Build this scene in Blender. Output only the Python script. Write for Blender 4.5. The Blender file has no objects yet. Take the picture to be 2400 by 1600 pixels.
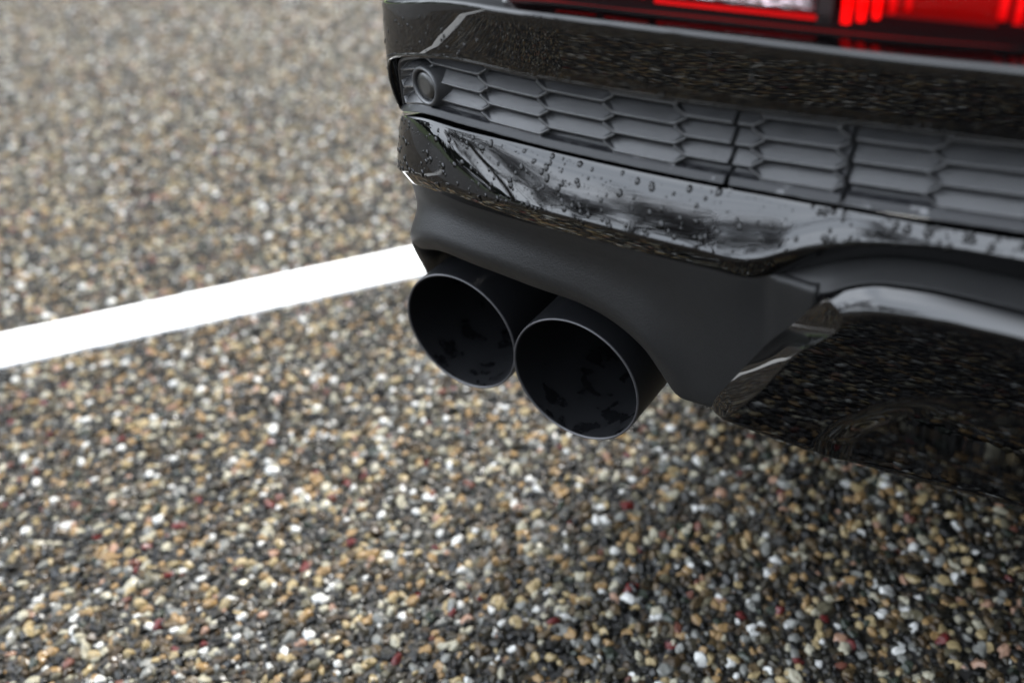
import bpy, bmesh, math, random
import numpy as np
from mathutils import Vector, Matrix
R = math.radians
SC = bpy.context.scene
COL = SC.collection
rng = np.random.default_rng(7)
random.seed(7)

# ---------------------------------------------------------------- camera
cam_d = bpy.data.cameras.new('camera')
cam = bpy.data.objects.new('camera', cam_d); COL.objects.link(cam); SC.camera = cam
CAM = np.array([.284, -.447, .711])
def cam_axes(y, p, r):
    f = np.array([-math.sin(y)*math.cos(p), math.cos(y)*math.cos(p), -math.sin(p)])
    rt = np.array([math.cos(y), math.sin(y), 0]); up = np.cross(rt, f)
    return math.cos(r)*rt + math.sin(r)*up, -math.sin(r)*rt + math.cos(r)*up, f
crt, cup, cfw = cam_axes(R(36.7), R(35.2), R(-5.6))
m = Matrix.Identity(4)
for i in range(3):
    m[i][0], m[i][1], m[i][2], m[i][3] = crt[i], cup[i], -cfw[i], CAM[i]
cam.matrix_world = m
cam_d.sensor_width = 36; cam_d.sensor_fit = 'HORIZONTAL'; cam_d.lens = 2278/2400*36
cam_d.clip_start = .02; cam_d.clip_end = 2000
cam_d.dof.use_dof = True; cam_d.dof.focus_distance = .625; cam_d.dof.aperture_fstop = 3.6

# ---------------------------------------------------------------- sky and sun
w = bpy.data.worlds.new('World'); SC.world = w; w.use_nodes = True
nt = w.node_tree; nt.nodes.clear()
o = nt.nodes.new('ShaderNodeOutputWorld'); bg = nt.nodes.new('ShaderNodeBackground')
sky = nt.nodes.new('ShaderNodeTexSky'); sky.sky_type = 'NISHITA'; sky.sun_disc = False
SUN_EL, SUN_AZ = R(44), R(-4)
sky.sun_elevation = SUN_EL; sky.sun_rotation = SUN_AZ
tc = nt.nodes.new('ShaderNodeTexCoord')
noi = nt.nodes.new('ShaderNodeTexNoise'); noi.inputs['Scale'].default_value = 2.2; noi.inputs['Detail'].default_value = 5
mp = nt.nodes.new('ShaderNodeMapping'); mp.inputs['Scale'].default_value = (1, 1, 3)
cr = nt.nodes.new('ShaderNodeValToRGB')
cr.color_ramp.elements[0].position = .35; cr.color_ramp.elements[0].color = (22.5, 24.7, 28.0, 1)
cr.color_ramp.elements[1].position = .68; cr.color_ramp.elements[1].color = (33.0, 35.2, 38.5, 1)
mx = nt.nodes.new('ShaderNodeMix'); mx.data_type = 'RGBA'; mx.inputs[0].default_value = .88
L = nt.links.new
L(tc.outputs['Generated'], mp.inputs[0]); L(mp.outputs[0], noi.inputs['Vector']); L(noi.outputs['Fac'], cr.inputs[0])
dp = nt.nodes.new('ShaderNodeVectorMath'); dp.operation = 'DOT_PRODUCT'; dp.inputs[1].default_value = (-.62, -.68, .39)
gr_ = nt.nodes.new('ShaderNodeValToRGB'); gr_.color_ramp.interpolation = 'EASE'      # the overcast is thinnest, so brightest, on the tail side
gr_.color_ramp.elements[0].position = .40; gr_.color_ramp.elements[0].color = (.08, .08, .08, 1)
gr_.color_ramp.elements[1].position = .85; gr_.color_ramp.elements[1].color = (1, 1, 1, 1)
ml = nt.nodes.new('ShaderNodeMix'); ml.data_type = 'RGBA'; ml.blend_type = 'MULTIPLY'; ml.inputs[0].default_value = 1
L(tc.outputs['Generated'], dp.inputs[0]); L(dp.outputs['Value'], gr_.inputs[0])
L(sky.outputs[0], mx.inputs[6]); L(cr.outputs[0], mx.inputs[7]); L(mx.outputs[2], ml.inputs[6]); L(gr_.outputs[0], ml.inputs[7]); L(ml.outputs[2], bg.inputs[0])
bg.inputs[1].default_value = .085; L(bg.outputs[0], o.inputs[0])
sd = bpy.data.lights.new('sun', 'SUN'); sd.energy = 4.0; sd.angle = R(26); sd.color = (1, .97, .93)
so = bpy.data.objects.new('sun', sd); COL.objects.link(so)
sdir = Vector((math.sin(SUN_AZ)*math.cos(SUN_EL), math.cos(SUN_AZ)*math.cos(SUN_EL), math.sin(SUN_EL)))
so.rotation_euler = sdir.to_track_quat('Z', 'Y').to_euler()
SC.view_settings.view_transform = 'Standard'; SC.view_settings.look = 'None'
SC.view_settings.exposure = 1.75; SC.view_settings.gamma = 1
SC.cycles.max_bounces = 8; SC.cycles.transparent_max_bounces = 12
SC.cycles.sample_clamp_indirect = 6

# ---------------------------------------------------------------- material helpers
class NT:
    def __init__(s, name):
        s.m = bpy.data.materials.new(name); s.m.use_nodes = True
        s.t = s.m.node_tree; s.b = s.t.nodes['Principled BSDF']; s.out = s.t.nodes['Material Output']
    def n(s, typ, **kw):
        nd = s.t.nodes.new('ShaderNode'+typ)
        for k, v in kw.items():
            if k.startswith('i_'): nd.inputs[k[2:].replace('_', ' ')].default_value = v
            else: setattr(nd, k, v)
        return nd
    def l(s, a, b): s.t.links.new(a, b)
    def ramp(s, pts, src, interp='LINEAR'):
        r = s.n('ValToRGB'); r.color_ramp.interpolation = interp
        e = r.color_ramp.elements
        while len(e) < len(pts): e.new(.5)
        for q, (p, c) in zip(e, pts):
            q.position = p; q.color = (*c, 1) if len(c) == 3 else c
        s.l(src, r.inputs[0]); return r
    def bump(s, src, dist, strength=1, chain=None):
        b = s.n('Bump'); b.inputs['Distance'].default_value = dist; b.inputs['Strength'].default_value = strength
        s.l(src, b.inputs['Height'])
        if chain: s.l(chain.outputs[0], b.inputs['Normal'])
        s.l(b.outputs[0], s.b.inputs['Normal']); return b
def G(v): return (v, v, v)
def setp(b, **kw):
    for k, v in kw.items():
        k = k.replace('_', ' ')
        if k == 'Base Color': v = (*v, 1)
        b.inputs[k].default_value = v

# black car paint
t = NT('black_paint'); setp(t.b, Base_Color=(.0008, .0008, .0009), Roughness=.006, IOR=1.46, Coat_Weight=.0, Coat_Roughness=.01, Coat_IOR=1.5)
co = t.n('TexCoord'); n1 = t.n('TexNoise', i_Scale=9.0, i_Detail=1.0); t.l(co.outputs['Object'], n1.inputs['Vector'])
n2 = t.n('TexNoise', i_Scale=420.0, i_Detail=2.0); t.l(co.outputs['Object'], n2.inputs['Vector'])
b0 = t.bump(n1.outputs['Fac'], .00008); t.bump(n2.outputs['Fac'], .000004, 1, b0)
t.l(t.b.inputs['Normal'].links[0].from_socket, t.b.inputs['Coat Normal'])
PAINT = t.m
# grained grey plastic (grille)
t = NT('grey_plastic'); setp(t.b, Base_Color=(.040, .042, .046), Roughness=.46, IOR=1.6)
co = t.n('TexCoord'); n1 = t.n('TexVoronoi', i_Scale=2600.0); t.l(co.outputs['Object'], n1.inputs['Vector'])
t.bump(n1.outputs['Distance'], .00012, .7)
n2 = t.n('TexNoise', i_Scale=60.0, i_Detail=5.0, i_Roughness=.6); t.l(co.outputs['Object'], n2.inputs['Vector'])
rr = t.ramp([(.35, G(.34)), (.7, G(.46))], n2.outputs['Fac']); t.l(rr.outputs[0], t.b.inputs['Roughness'])
# wet ragged patches along the shelf under the cells (attribute 'wet' marks the shelf zone)
at = t.n('Attribute', attribute_name='wet')
n3 = t.n('TexNoise', i_Scale=120.0, i_Detail=5.0, i_Roughness=.55); t.l(co.outputs['Object'], n3.inputs['Vector'])
ad = t.n('Math', operation='ADD'); t.l(at.outputs['Fac'], ad.inputs[0]); t.l(n3.outputs['Fac'], ad.inputs[1])
wr = t.ramp([(.0, G(0)), (1.0, G(0))], ad.outputs[0]); wr.color_ramp.elements[0].position = .98; wr.color_ramp.elements[1].position = 1.0; wr.color_ramp.elements[1].color = (1, 1, 1, 1)
mc = t.n('Mix', data_type='RGBA'); t.l(wr.outputs[0], mc.inputs[0]); mc.inputs[6].default_value = (.016, .0165, .0178, 1); mc.inputs[7].default_value = (.009, .0093, .0105, 1)
t.l(mc.outputs[2], t.b.inputs['Base Color'])
mr = t.n('Mix', data_type='RGBA'); t.l(wr.outputs[0], mr.inputs[0]); t.l(rr.outputs[0], mr.inputs[6]); mr.inputs[7].default_value = (.34, .34, .34, 1)
t.l(mr.outputs[2], t.b.inputs['Roughness'])
ms_ = t.n('Mix', data_type='FLOAT'); t.l(wr.outputs[0], ms_.inputs[0]); ms_.inputs[2].default_value = .5; ms_.inputs[3].default_value = .16; t.l(ms_.outputs[0], t.b.inputs['Specular IOR Level'])
GRILLE = t.m
# darker matte plastic (exhaust surround)
t = NT('matte_plastic'); setp(t.b, Base_Color=(.0070, .0071, .0073), Roughness=.46, IOR=1.5, Specular_IOR_Level=.22)
co = t.n('TexCoord'); n1 = t.n('TexNoise', i_Scale=1500.0, i_Detail=3.0, i_Roughness=.6); t.l(co.outputs['Object'], n1.inputs['Vector'])
n0 = t.n('TexVoronoi', i_Scale=900.0); t.l(co.outputs['Object'], n0.inputs['Vector'])
b0 = t.bump(n0.outputs['Distance'], .0002, .55); t.bump(n1.outputs['Fac'], .00015, .8, b0)
n2 = t.n('TexNoise', i_Scale=26.0, i_Detail=5.0); t.l(co.outputs['Object'], n2.inputs['Vector'])
rr = t.ramp([(.3, G(.42)), (.7, G(.53))], n2.outputs['Fac']); t.l(rr.outputs[0], t.b.inputs['Roughness'])
MATTE = t.m
# dark coated metal of the exhaust tips, with wet and sooty patches inside
t = NT('exhaust_coating'); setp(t.b, Base_Color=(.010, .0108, .0125), Roughness=.36, IOR=1.35)
co = t.n('TexCoord'); n1 = t.n('TexNoise', i_Scale=55.0, i_Detail=5.0, i_Distortion=.4); t.l(co.outputs['Object'], n1.inputs['Vector'])
sx = t.n('SeparateXYZ'); t.l(co.outputs['Object'], sx.inputs[0])
mk = t.n('MapRange'); mk.inputs[1].default_value = .285; mk.inputs[2].default_value = .262; mk.inputs[3].default_value = 0; mk.inputs[4].default_value = .13; t.l(sx.outputs[2], mk.inputs[0])
sm_ = t.n('Math', operation='ADD'); t.l(n1.outputs['Fac'], sm_.inputs[0]); t.l(mk.outputs[0], sm_.inputs[1])
rr = t.ramp([(.655, G(.42)), (.70, G(.27))], sm_.outputs[0])
t.l(rr.outputs[0], t.b.inputs['Roughness'])
cc = t.ramp([(.655, (.0045, .0047, .0054)), (.70, (.0022, .0023, .0027))], sm_.outputs[0]); t.l(cc.outputs[0], t.b.inputs['Base Color'])
PIPE_IN = t.m
t = NT('exhaust_outer'); setp(t.b, Base_Color=(.0065, .0068, .0078), Roughness=.36, IOR=1.5, Specular_IOR_Level=.35)
co = t.n('TexCoord'); n1 = t.n('TexNoise', i_Scale=900.0, i_Detail=2.0); t.l(co.outputs['Object'], n1.inputs['Vector']); t.bump(n1.outputs['Fac'], .00003)
PIPE = t.m
t = NT('exhaust_rim'); setp(t.b, Base_Color=(.035, .035, .038), Roughness=.38, Metallic=.4)
RIM = t.m
t = NT('soot_black'); setp(t.b, Base_Color=(.003, .003, .003), Roughness=.9); SOOT = t.m
t = NT('black_rubber'); setp(t.b, Base_Color=(.006, .006, .0065), Roughness=.6); RUBBER = t.m
t = NT('sensor_face'); setp(t.b, Base_Color=(.007, .0068, .0062), Roughness=.35); SENSOR = t.m
t = NT('water'); setp(t.b, Base_Color=(1, 1, 1), Roughness=.0, IOR=1.33, Transmission_Weight=1.0); WATER = t.m
t = NT('water_bead'); setp(t.b, Base_Color=(.001, .001, .001), Roughness=.0, IOR=1.34); DROP = t.m
t = NT('window_glass'); setp(t.b, Base_Color=(.004, .004, .005), Roughness=.03, Coat_Weight=.5); GLASS = t.m
t = NT('alloy'); setp(t.b, Base_Color=(.25, .25, .26), Roughness=.35, Metallic=.8); ALLOY = t.m
# tail lamp materials
def red_mat(name, col, em, rough=.3):
    q = NT(name); setp(q.b, Base_Color=col, Roughness=rough, Specular_IOR_Level=.03)
    if em:
        q.b.inputs['Emission Color'].default_value = (1, .0, .0, 1); q.b.inputs['Emission Strength'].default_value = em*.42
    c = q.n('TexCoord'); nn = q.n('TexNoise', i_Scale=70.0, i_Detail=3.0); mpp = q.n('Mapping'); mpp.inputs['Scale'].default_value = (1, 1, 6)
    q.l(c.outputs['Object'], mpp.inputs[0]); q.l(mpp.outputs[0], nn.inputs['Vector'])
    q.bump(nn.outputs['Fac'], .002, .5)
    return q.m
RED_DARK = red_mat('lamp_red_dark', (.022, .0003, .0009), 0, .25)
RED_MID = red_mat('lamp_red', (.17, .001, .001), .05)
RED_LINE = red_mat('lamp_red_line', (.6, .003, .004), .22)
RED_LIT = red_mat('lamp_red_lit', (.9, .002, .002), .9)
t = NT('lamp_clear'); setp(t.b, Base_Color=(.50, .51, .53), Roughness=.16, Metallic=.75)
co = t.n('TexCoord'); vv = t.n('TexVoronoi', i_Scale=260.0); mpp = t.n('Mapping'); mpp.inputs['Scale'].default_value = (.6, 1, 1.6)
t.l(co.outputs['Object'], mpp.inputs[0]); t.l(mpp.outputs[0], vv.inputs['Vector']); t.bump(vv.outputs['Distance'], .002, 1)
CLEAR = t.m
t = NT('lamp_cover'); t.t.nodes.remove(t.b)
tr = t.n('BsdfTransparent'); tr.inputs[0].default_value = (1, .88, .88, 1)
gl = t.n('BsdfGlossy'); gl.inputs['Roughness'].default_value = .02; gl.inputs[0].default_value = (1, 1, 1, 1)
fr = t.n('Fresnel'); fr.inputs[0].default_value = 1.22; ms = t.n('MixShader')
t.l(fr.outputs[0], ms.inputs[0]); t.l(tr.outputs[0], ms.inputs[1]); t.l(gl.outputs[0], ms.inputs[2]); t.l(ms.outputs[0], t.out.inputs[0])
COVER = t.m
# white line paint
t = NT('line_paint'); setp(t.b, Base_Color=(.70, .70, .69), Roughness=.6)
co = t.n('TexCoord'); n1 = t.n('TexNoise', i_Scale=120.0, i_Detail=5.0); t.l(co.outputs['Object'], n1.inputs['Vector']); t.bump(n1.outputs['Fac'], .002, .5)
LINE = t.m
# pebble palette, shared by the loose stones and the far sheet
PAL = [(0, (0.0031, 0.0031, 0.0027)), (0.14, (0.0075, 0.0072, 0.0056)), (0.25, (0.0135, 0.0125, 0.0091)), (0.34, (0.0223, 0.0192, 0.013)), (0.42, (0.0237, 0.0154, 0.0074)), (0.5, (0.0478, 0.0335, 0.0167)), (0.58, (0.0583, 0.0523, 0.0336)), (0.63, (0.1426, 0.0916, 0.0404)), (0.71, (0.1737, 0.1347, 0.0691)), (0.775, (0.015, 0.0192, 0.0136)), (0.8, (0.098, 0.099, 0.090)), (0.862, (0.190, 0.178, 0.132)), (0.922, (0.33, 0.332, 0.315)), (0.966, (0.07, 0.0275, 0.019)), (0.975, (0.1695, 0.101, 0.0675)), (0.992, (0.0575, 0.009, 0.0081))]
t = NT('wet_pebble'); setp(t.b, Roughness=.28, IOR=1.4, Specular_IOR_Level=.32)
at = t.n('Attribute', attribute_name='tone', attribute_type='INSTANCER')
rp = t.ramp(PAL, at.outputs['Fac'], 'CONSTANT')
co = t.n('TexCoord'); n1 = t.n('TexNoise', i_Scale=3.0, i_Detail=4.0); t.l(co.outputs['Object'], n1.inputs['Vector'])
br = t.ramp([(.3, G(.72)), (.7, G(1.25))], n1.outputs['Fac'])
mu = t.n('Mix', data_type='RGBA', blend_type='MULTIPLY'); mu.inputs[0].default_value = 1
t.l(rp.outputs[0], mu.inputs[6]); t.l(br.outputs[0], mu.inputs[7]); t.l(mu.outputs[2], t.b.inputs['Base Color'])
at2 = t.n('Attribute', attribute_name='gloss', attribute_type='INSTANCER'); t.l(at2.outputs['Fac'], t.b.inputs['Roughness'])
PEBBLE = t.m
t = NT('ground_matrix'); setp(t.b, Roughness=.5, Specular_IOR_Level=.2)
co = t.n('TexCoord'); vo = t.n('TexVoronoi', i_Scale=135.0); t.l(co.outputs['Object'], vo.inputs['Vector'])
sp = t.n('SeparateColor'); t.l(vo.outputs['Color'], sp.inputs[0])
rp = t.ramp(PAL, sp.outputs[0], 'CONSTANT')
ed = t.ramp([(.0, G(1)), (.42, G(1)), (.62, G(.12))], vo.outputs['Distance'])
mu = t.n('Mix', data_type='RGBA', blend_type='MULTIPLY'); mu.inputs[0].default_value = 1
t.l(rp.outputs[0], mu.inputs[6]); t.l(ed.outputs[0], mu.inputs[7])
n1 = t.n('TexNoise', i_Scale=1.3, i_Detail=4.0); t.l(co.outputs['Object'], n1.inputs['Vector'])
br = t.ramp([(.3, G(.85)), (.7, G(1.15))], n1.outputs['Fac'])
mu2 = t.n('Mix', data_type='RGBA', blend_type='MULTIPLY'); mu2.inputs[0].default_value = 1
t.l(mu.outputs[2], mu2.inputs[6]); t.l(br.outputs[0], mu2.inputs[7]); t.l(mu2.outputs[2], t.b.inputs['Base Color'])
inv = t.n('Math', operation='SUBTRACT'); inv.inputs[0].default_value = 1; t.l(vo.outputs['Distance'], inv.inputs[1]); t.bump(inv.outputs[0], .004, .9)
GROUND = t.m
t = NT('bedding'); setp(t.b, Base_Color=(.012, .0115, .011), Roughness=.55); BED = t.m
t = NT('grass_mat'); setp(t.b, Roughness=.8)
co = t.n('TexCoord'); n1 = t.n('TexNoise', i_Scale=3.0, i_Detail=8.0); t.l(co.outputs['Object'], n1.inputs['Vector'])
rp = t.ramp([(.3, (.045, .075, .014)), (.7, (.09, .14, .03))], n1.outputs['Fac']); t.l(rp.outputs[0], t.b.inputs['Base Color']); GRASS = t.m
t = NT('bark'); setp(t.b, Roughness=.9)
co = t.n('TexCoord'); n1 = t.n('TexNoise', i_Scale=6.0, i_Detail=6.0); t.l(co.outputs['Object'], n1.inputs['Vector'])
rp = t.ramp([(.3, (.018, .015, .013)), (.7, (.05, .043, .038))], n1.outputs['Fac']); t.l(rp.outputs[0], t.b.inputs['Base Color']); BARK = t.m
t = NT('needles'); setp(t.b, Base_Color=(.016, .026, .014), Roughness=.8); NEEDLE = t.m

# ---------------------------------------------------------------- object helpers
def link(name, me, mat, parent=None, smooth=True):
    ob = bpy.data.objects.new(name, me); COL.objects.link(ob)
    for mm in (mat if isinstance(mat, (list, tuple)) else [mat]): me.materials.append(mm)
    if smooth: me.polygons.foreach_set('use_smooth', [True]*len(me.polygons))
    if parent: ob.parent = parent
    return ob
def mesh(name, v, f):
    me = bpy.data.meshes.new(name); me.from_pydata([tuple(map(float, p)) for p in v], [], f); me.update(); return me
def grid_faces(ni, nj, off=0, flip=False, close_j=False):
    f = []
    for i in range(ni-1):
        for j in range(nj if close_j else nj-1):
            a, b = i*nj+j, i*nj+(j+1) % nj; c, d = (i+1)*nj+(j+1) % nj, (i+1)*nj+j
            f.append((a+off, d+off, c+off, b+off) if flip else (a+off, b+off, c+off, d+off))
    return f
def grid(name, P, mat, parent=None, flip=False, thick=0):
    ni, nj = P.shape[:2]
    ob = link(name, mesh(name, P.reshape(-1, 3), grid_faces(ni, nj, 0, flip)), mat, parent)
    if thick:
        md = ob.modifiers.new('thickness', 'SOLIDIFY'); md.thickness = thick; md.offset = -1
    return ob
def tube(name, pts, r, mat, parent=None, n=8):
    pts = [Vector(p) for p in pts]; v = []; prev = None
    for i, p in enumerate(pts):
        tg = (pts[min(i+1, len(pts)-1)]-pts[max(i-1, 0)]).normalized()
        a = prev if prev else (Vector((0, 1, 0)) if abs(tg.y) < .9 else Vector((1, 0, 0)))
        x = (a - tg*a.dot(tg)).normalized(); y = tg.cross(x); prev = x
        rr = r[i] if hasattr(r, '__len__') else r
        for k in range(n):
            an = 2*math.pi*k/n; v.append(p+x*math.cos(an)*rr+y*math.sin(an)*rr)
    f = grid_faces(len(pts), n, close_j=True)
    f += [tuple(range(n))[::-1], tuple(range((len(pts)-1)*n, len(pts)*n))]
    return link(name, mesh(name, v, f), mat, parent)
def empty(name, loc):
    e = bpy.data.objects.new(name, None); e.location = loc; e.empty_display_size = .1; COL.objects.link(e); return e
def tag(ob, label, cat, group=None):
    ob['label'] = label; ob['category'] = cat
    if group: ob['group'] = group
    return ob

# ---------------------------------------------------------------- ground
def struct(ob): ob['kind'] = 'structure'; return ob
S0 = 300
struct(link('ground', mesh('ground', [(-S0, -S0, 0), (S0, -S0, 0), (S0, S0, 0), (-S0, S0, 0)], [(0, 1, 2, 3)]), GROUND, smooth=False))
# the area where every stone is modelled lies on a thin dark bed
ZONE = [(-3.1, 1.2), (-2.9, -.4), (-1.7, -1.9), (-.2, -2.1), (.8, -1.4), (1.15, -.1), (1.15, 1.0), (-.9, 2.3), (-1.9, 2.1)]
struct(link('bedding_layer', mesh('bedding_layer', [(x, y, .0040) for x, y in ZONE], [tuple(range(len(ZONE)))]), BED, smooth=False))
# parking line
LD = np.array([.6455, .7637]); LN = np.array([-.7637, .6455]); LC = CAM[:2]+(np.array([-.935, .024])-CAM[:2])*.9865
ts = np.arange(-3.2, 4.4, .012); NL = len(ts)
wob = lambda: np.convolve(rng.normal(0, 1, NL+8), np.ones(5)/5, 'same')[4:-4]*.0010
e1, e2 = .0420+wob(), -.0412+wob()
Pv = []
for i, tt in enumerate(ts):
    for e, z in ((e1[i]+.0015, .001), (e1[i], .0088), (e1[i]-.002, .0096), (0, .0098), (e2[i]+.002, .0096), (e2[i], .0088), (e2[i]-.0015, .001)):
        q = LC+LD*tt+LN*e; Pv.append((q[0], q[1], z))
ln = link('parking_line', mesh('parking_line', Pv, grid_faces(NL, 7, flip=True)), LINE)
tag(ln, 'thick white painted parking bay line running diagonally across the pebbled ground', 'parking line')

# pebbles
def inside(px, py, poly):
    c = np.zeros(len(px), bool); n = len(poly)
    for i in range(n):
        x0, y0 = poly[i]; x1, y1 = poly[(i+1) % n]
        cnd = ((y0 > py) != (y1 > py)) & (px < (x1-x0)*(py-y0)/(y1-y0+1e-12)+x0)
        c ^= cnd
    return c
def layer(sp, zmin, zmax, smin, smax, keep=1.0):
    xs = np.arange(-3.2, 1.2, sp); ys = np.arange(-2.1, 2.4, sp*.87)
    X, Y = np.meshgrid(xs, ys); X = X+((np.arange(len(ys)) % 2)*sp*.5)[:, None]
    X = X.ravel()+rng.normal(0, sp*.26, X.size); Y = Y.ravel()+rng.normal(0, sp*.26, Y.size)
    k = inside(X, Y, ZONE) & (rng.random(X.size) < keep); X, Y = X[k], Y[k]
    s = smin+(smax-smin)*rng.random(len(X))**1.8
    dl = (X-LC[0])*LN[0]+(Y-LC[1])*LN[1]
    z = zmin+(zmax-zmin)*rng.random(len(X))
    z = np.where(abs(dl) < .050, np.minimum(z, .0035), z); s = np.where(abs(dl) < .050, np.minimum(s, .0045), s)
    return np.stack([X, Y, z], 1), s
pa, sa = layer(.0072, .0030, .0058, .0032, .0072)
pb, sb = layer(.0062, .0010, .0035, .0026, .0045, .8)
pp = np.concatenate([pa, pb]); ss = np.concatenate([sa, sb]); N = len(pp)
me = bpy.data.meshes.new('pebbles'); me.vertices.add(N); me.vertices.foreach_set('co', pp.astype(np.float32).ravel())
sc3 = np.stack([ss*rng.uniform(.85, 1.25, N), ss*rng.uniform(.6, .9, N), ss*rng.uniform(.5, .75, N)], 1)
rot = np.stack([rng.normal(0, .35, N), rng.normal(0, .35, N), rng.uniform(0, 6.283, N)], 1)
tone = rng.random(N); tone = np.where((ss < .0042) & (rng.random(N) < .5), tone*.5, tone)
tone = np.where((ss > .0058) & (tone < .2) & (rng.random(N) < .4), .3+tone*2.5, tone)
for nm, typ, arr in (('psize', 'FLOAT_VECTOR', sc3), ('prot', 'FLOAT_VECTOR', rot), ('tone', 'FLOAT', tone), ('gloss', 'FLOAT', rng.uniform(.14, .5, N))):
    a = me.attributes.new(nm, typ, 'POINT'); a.data.foreach_set('vector' if typ != 'FLOAT' else 'value', arr.astype(np.float32).ravel())
pebs = bpy.data.objects.new('pebbles', me); COL.objects.link(pebs); pebs['kind'] = 'stuff'
ng = bpy.data.node_groups.new('scatter_pebbles', 'GeometryNodeTree')
ng.interface.new_socket('Geometry', in_out='INPUT', socket_type='NodeSocketGeometry')
ng.interface.new_socket('Geometry', in_out='OUTPUT', socket_type='NodeSocketGeometry')
gi = ng.nodes.new('NodeGroupInput'); go = ng.nodes.new('NodeGroupOutput')
g2i = ng.nodes.new('GeometryNodeGeometryToInstance')
for k in range(7):
    ico = ng.nodes.new('GeometryNodeMeshIcoSphere'); ico.inputs['Radius'].default_value = 1; ico.inputs['Subdivisions'].default_value = 3
    stp = ng.nodes.new('GeometryNodeSetPosition'); pos = ng.nodes.new('GeometryNodeInputPosition')
    nz = ng.nodes.new('ShaderNodeTexNoise'); nz.noise_dimensions = '4D'; nz.inputs['W'].default_value = k*7.3; nz.inputs['Scale'].default_value = .85; nz.inputs['Detail'].default_value = 1.5
    sb_ = ng.nodes.new('ShaderNodeVectorMath'); sb_.operation = 'SUBTRACT'; sb_.inputs[1].default_value = (.5, .5, .5)
    sc_ = ng.nodes.new('ShaderNodeVectorMath'); sc_.operation = 'SCALE'; sc_.inputs['Scale'].default_value = 1.7
    ng.links.new(pos.outputs[0], nz.inputs['Vector']); ng.links.new(nz.outputs['Color'], sb_.inputs[0]); ng.links.new(sb_.outputs[0], sc_.inputs[0])
    ng.links.new(ico.outputs[0], stp.inputs[0]); ng.links.new(sc_.outputs[0], stp.inputs['Offset'])
    ss_ = ng.nodes.new('GeometryNodeSetShadeSmooth'); ng.links.new(stp.outputs[0], ss_.inputs[0])
    mt_ = ng.nodes.new('GeometryNodeSetMaterial'); mt_.inputs['Material'].default_value = PEBBLE; ng.links.new(ss_.outputs[0], mt_.inputs[0])
    ng.links.new(mt_.outputs[0], g2i.inputs[0])
iop = ng.nodes.new('GeometryNodeInstanceOnPoints'); iop.inputs['Pick Instance'].default_value = True
def named(nm, typ):
    q = ng.nodes.new('GeometryNodeInputNamedAttribute'); q.data_type = typ; q.inputs[0].default_value = nm; return q
ng.links.new(gi.outputs[0], iop.inputs['Points']); ng.links.new(g2i.outputs[0], iop.inputs['Instance'])
ng.links.new(named('psize', 'FLOAT_VECTOR').outputs[0], iop.inputs['Scale'])
rv = named('prot', 'FLOAT_VECTOR'); e2r = ng.nodes.new('FunctionNodeEulerToRotation'); ng.links.new(rv.outputs[0], e2r.inputs[0]); ng.links.new(e2r.outputs[0], iop.inputs['Rotation'])
ng.links.new(iop.outputs[0], go.inputs[0])
mo = pebs.modifiers.new('scatter', 'NODES'); mo.node_group = ng
me.materials.append(PEBBLE)

# verge, trees and far wood on the side the car's tail faces (they show in the paint)
def polar(h, r, z=0):            # heading h degrees, from -Y towards -X
    return (-math.sin(R(h))*r, -math.cos(R(h))*r, z)
def sm01(t): t = max(0, min(1, t)); return t*t*(3-2*t)
hs = np.linspace(-60, 175, 90)
v = []; f = []
for i, h in enumerate(hs):
    v += [polar(h, 17-10.5*float(sm01((h-42)/22))+.4*math.sin(i*.4), .02), polar(h, 140, .02)]
for i in range(len(hs)-1): f.append((2*i, 2*i+1, 2*i+3, 2*i+2))
vg = link('grass_verge', mesh('grass_verge', v, f), GRASS, smooth=False); vg['kind'] = 'structure'

def bare_tree_mesh(seed, H, spread=.55):
    rr = random.Random(seed); v = []; f = []
    def seg(p, q, r0, r1, n):
        d = (q-p).normalized(); a = Vector((0, 0, 1)) if abs(d.z) < .9 else Vector((1, 0, 0))
        x = d.cross(a).normalized(); y = d.cross(x); b = len(v)
        for (c, r_) in ((p, r0), (q, r1)):
            for k in range(n):
                an = 2*math.pi*k/n; v.append(c+x*math.cos(an)*r_+y*math.sin(an)*r_)
        for k in range(n): f.append((b+k, b+(k+1) % n, b+n+(k+1) % n, b+n+k))
    def grow(p, d, ln, r0, lvl):
        steps = 3 if lvl < 3 else 2
        for s in range(steps):
            d2 = (d+Vector((rr.uniform(-1, 1), rr.uniform(-1, 1), rr.uniform(-.3, .8)))*.16).normalized()
            q = p+d2*ln/steps; r0 = max(r0, .0045); r1 = max(r0*(.82 if lvl < 5 else .6), .0035)
            seg(p, q, r0, r1, 6 if lvl < 2 else 3); p, d, r0 = q, d2, r1
            if lvl < 6 and (lvl > 0 or s > 0):
                for _ in range(2):
                    side = Vector((rr.uniform(-1, 1), rr.uniform(-1, 1), rr.uniform(.15, 1.0))).normalized()
                    nd = (d*(1-spread)+side*spread*1.3).normalized()
                    grow(p, nd, ln*rr.uniform(.56, .76), r0*.6, lvl+1 if rr.random() < .85 else lvl+2)
    grow(Vector((0, 0, 0)), Vector((0, 0, 1)), H*.42, H*.022, 0)
    return [tuple(p) for p in v], f
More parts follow.
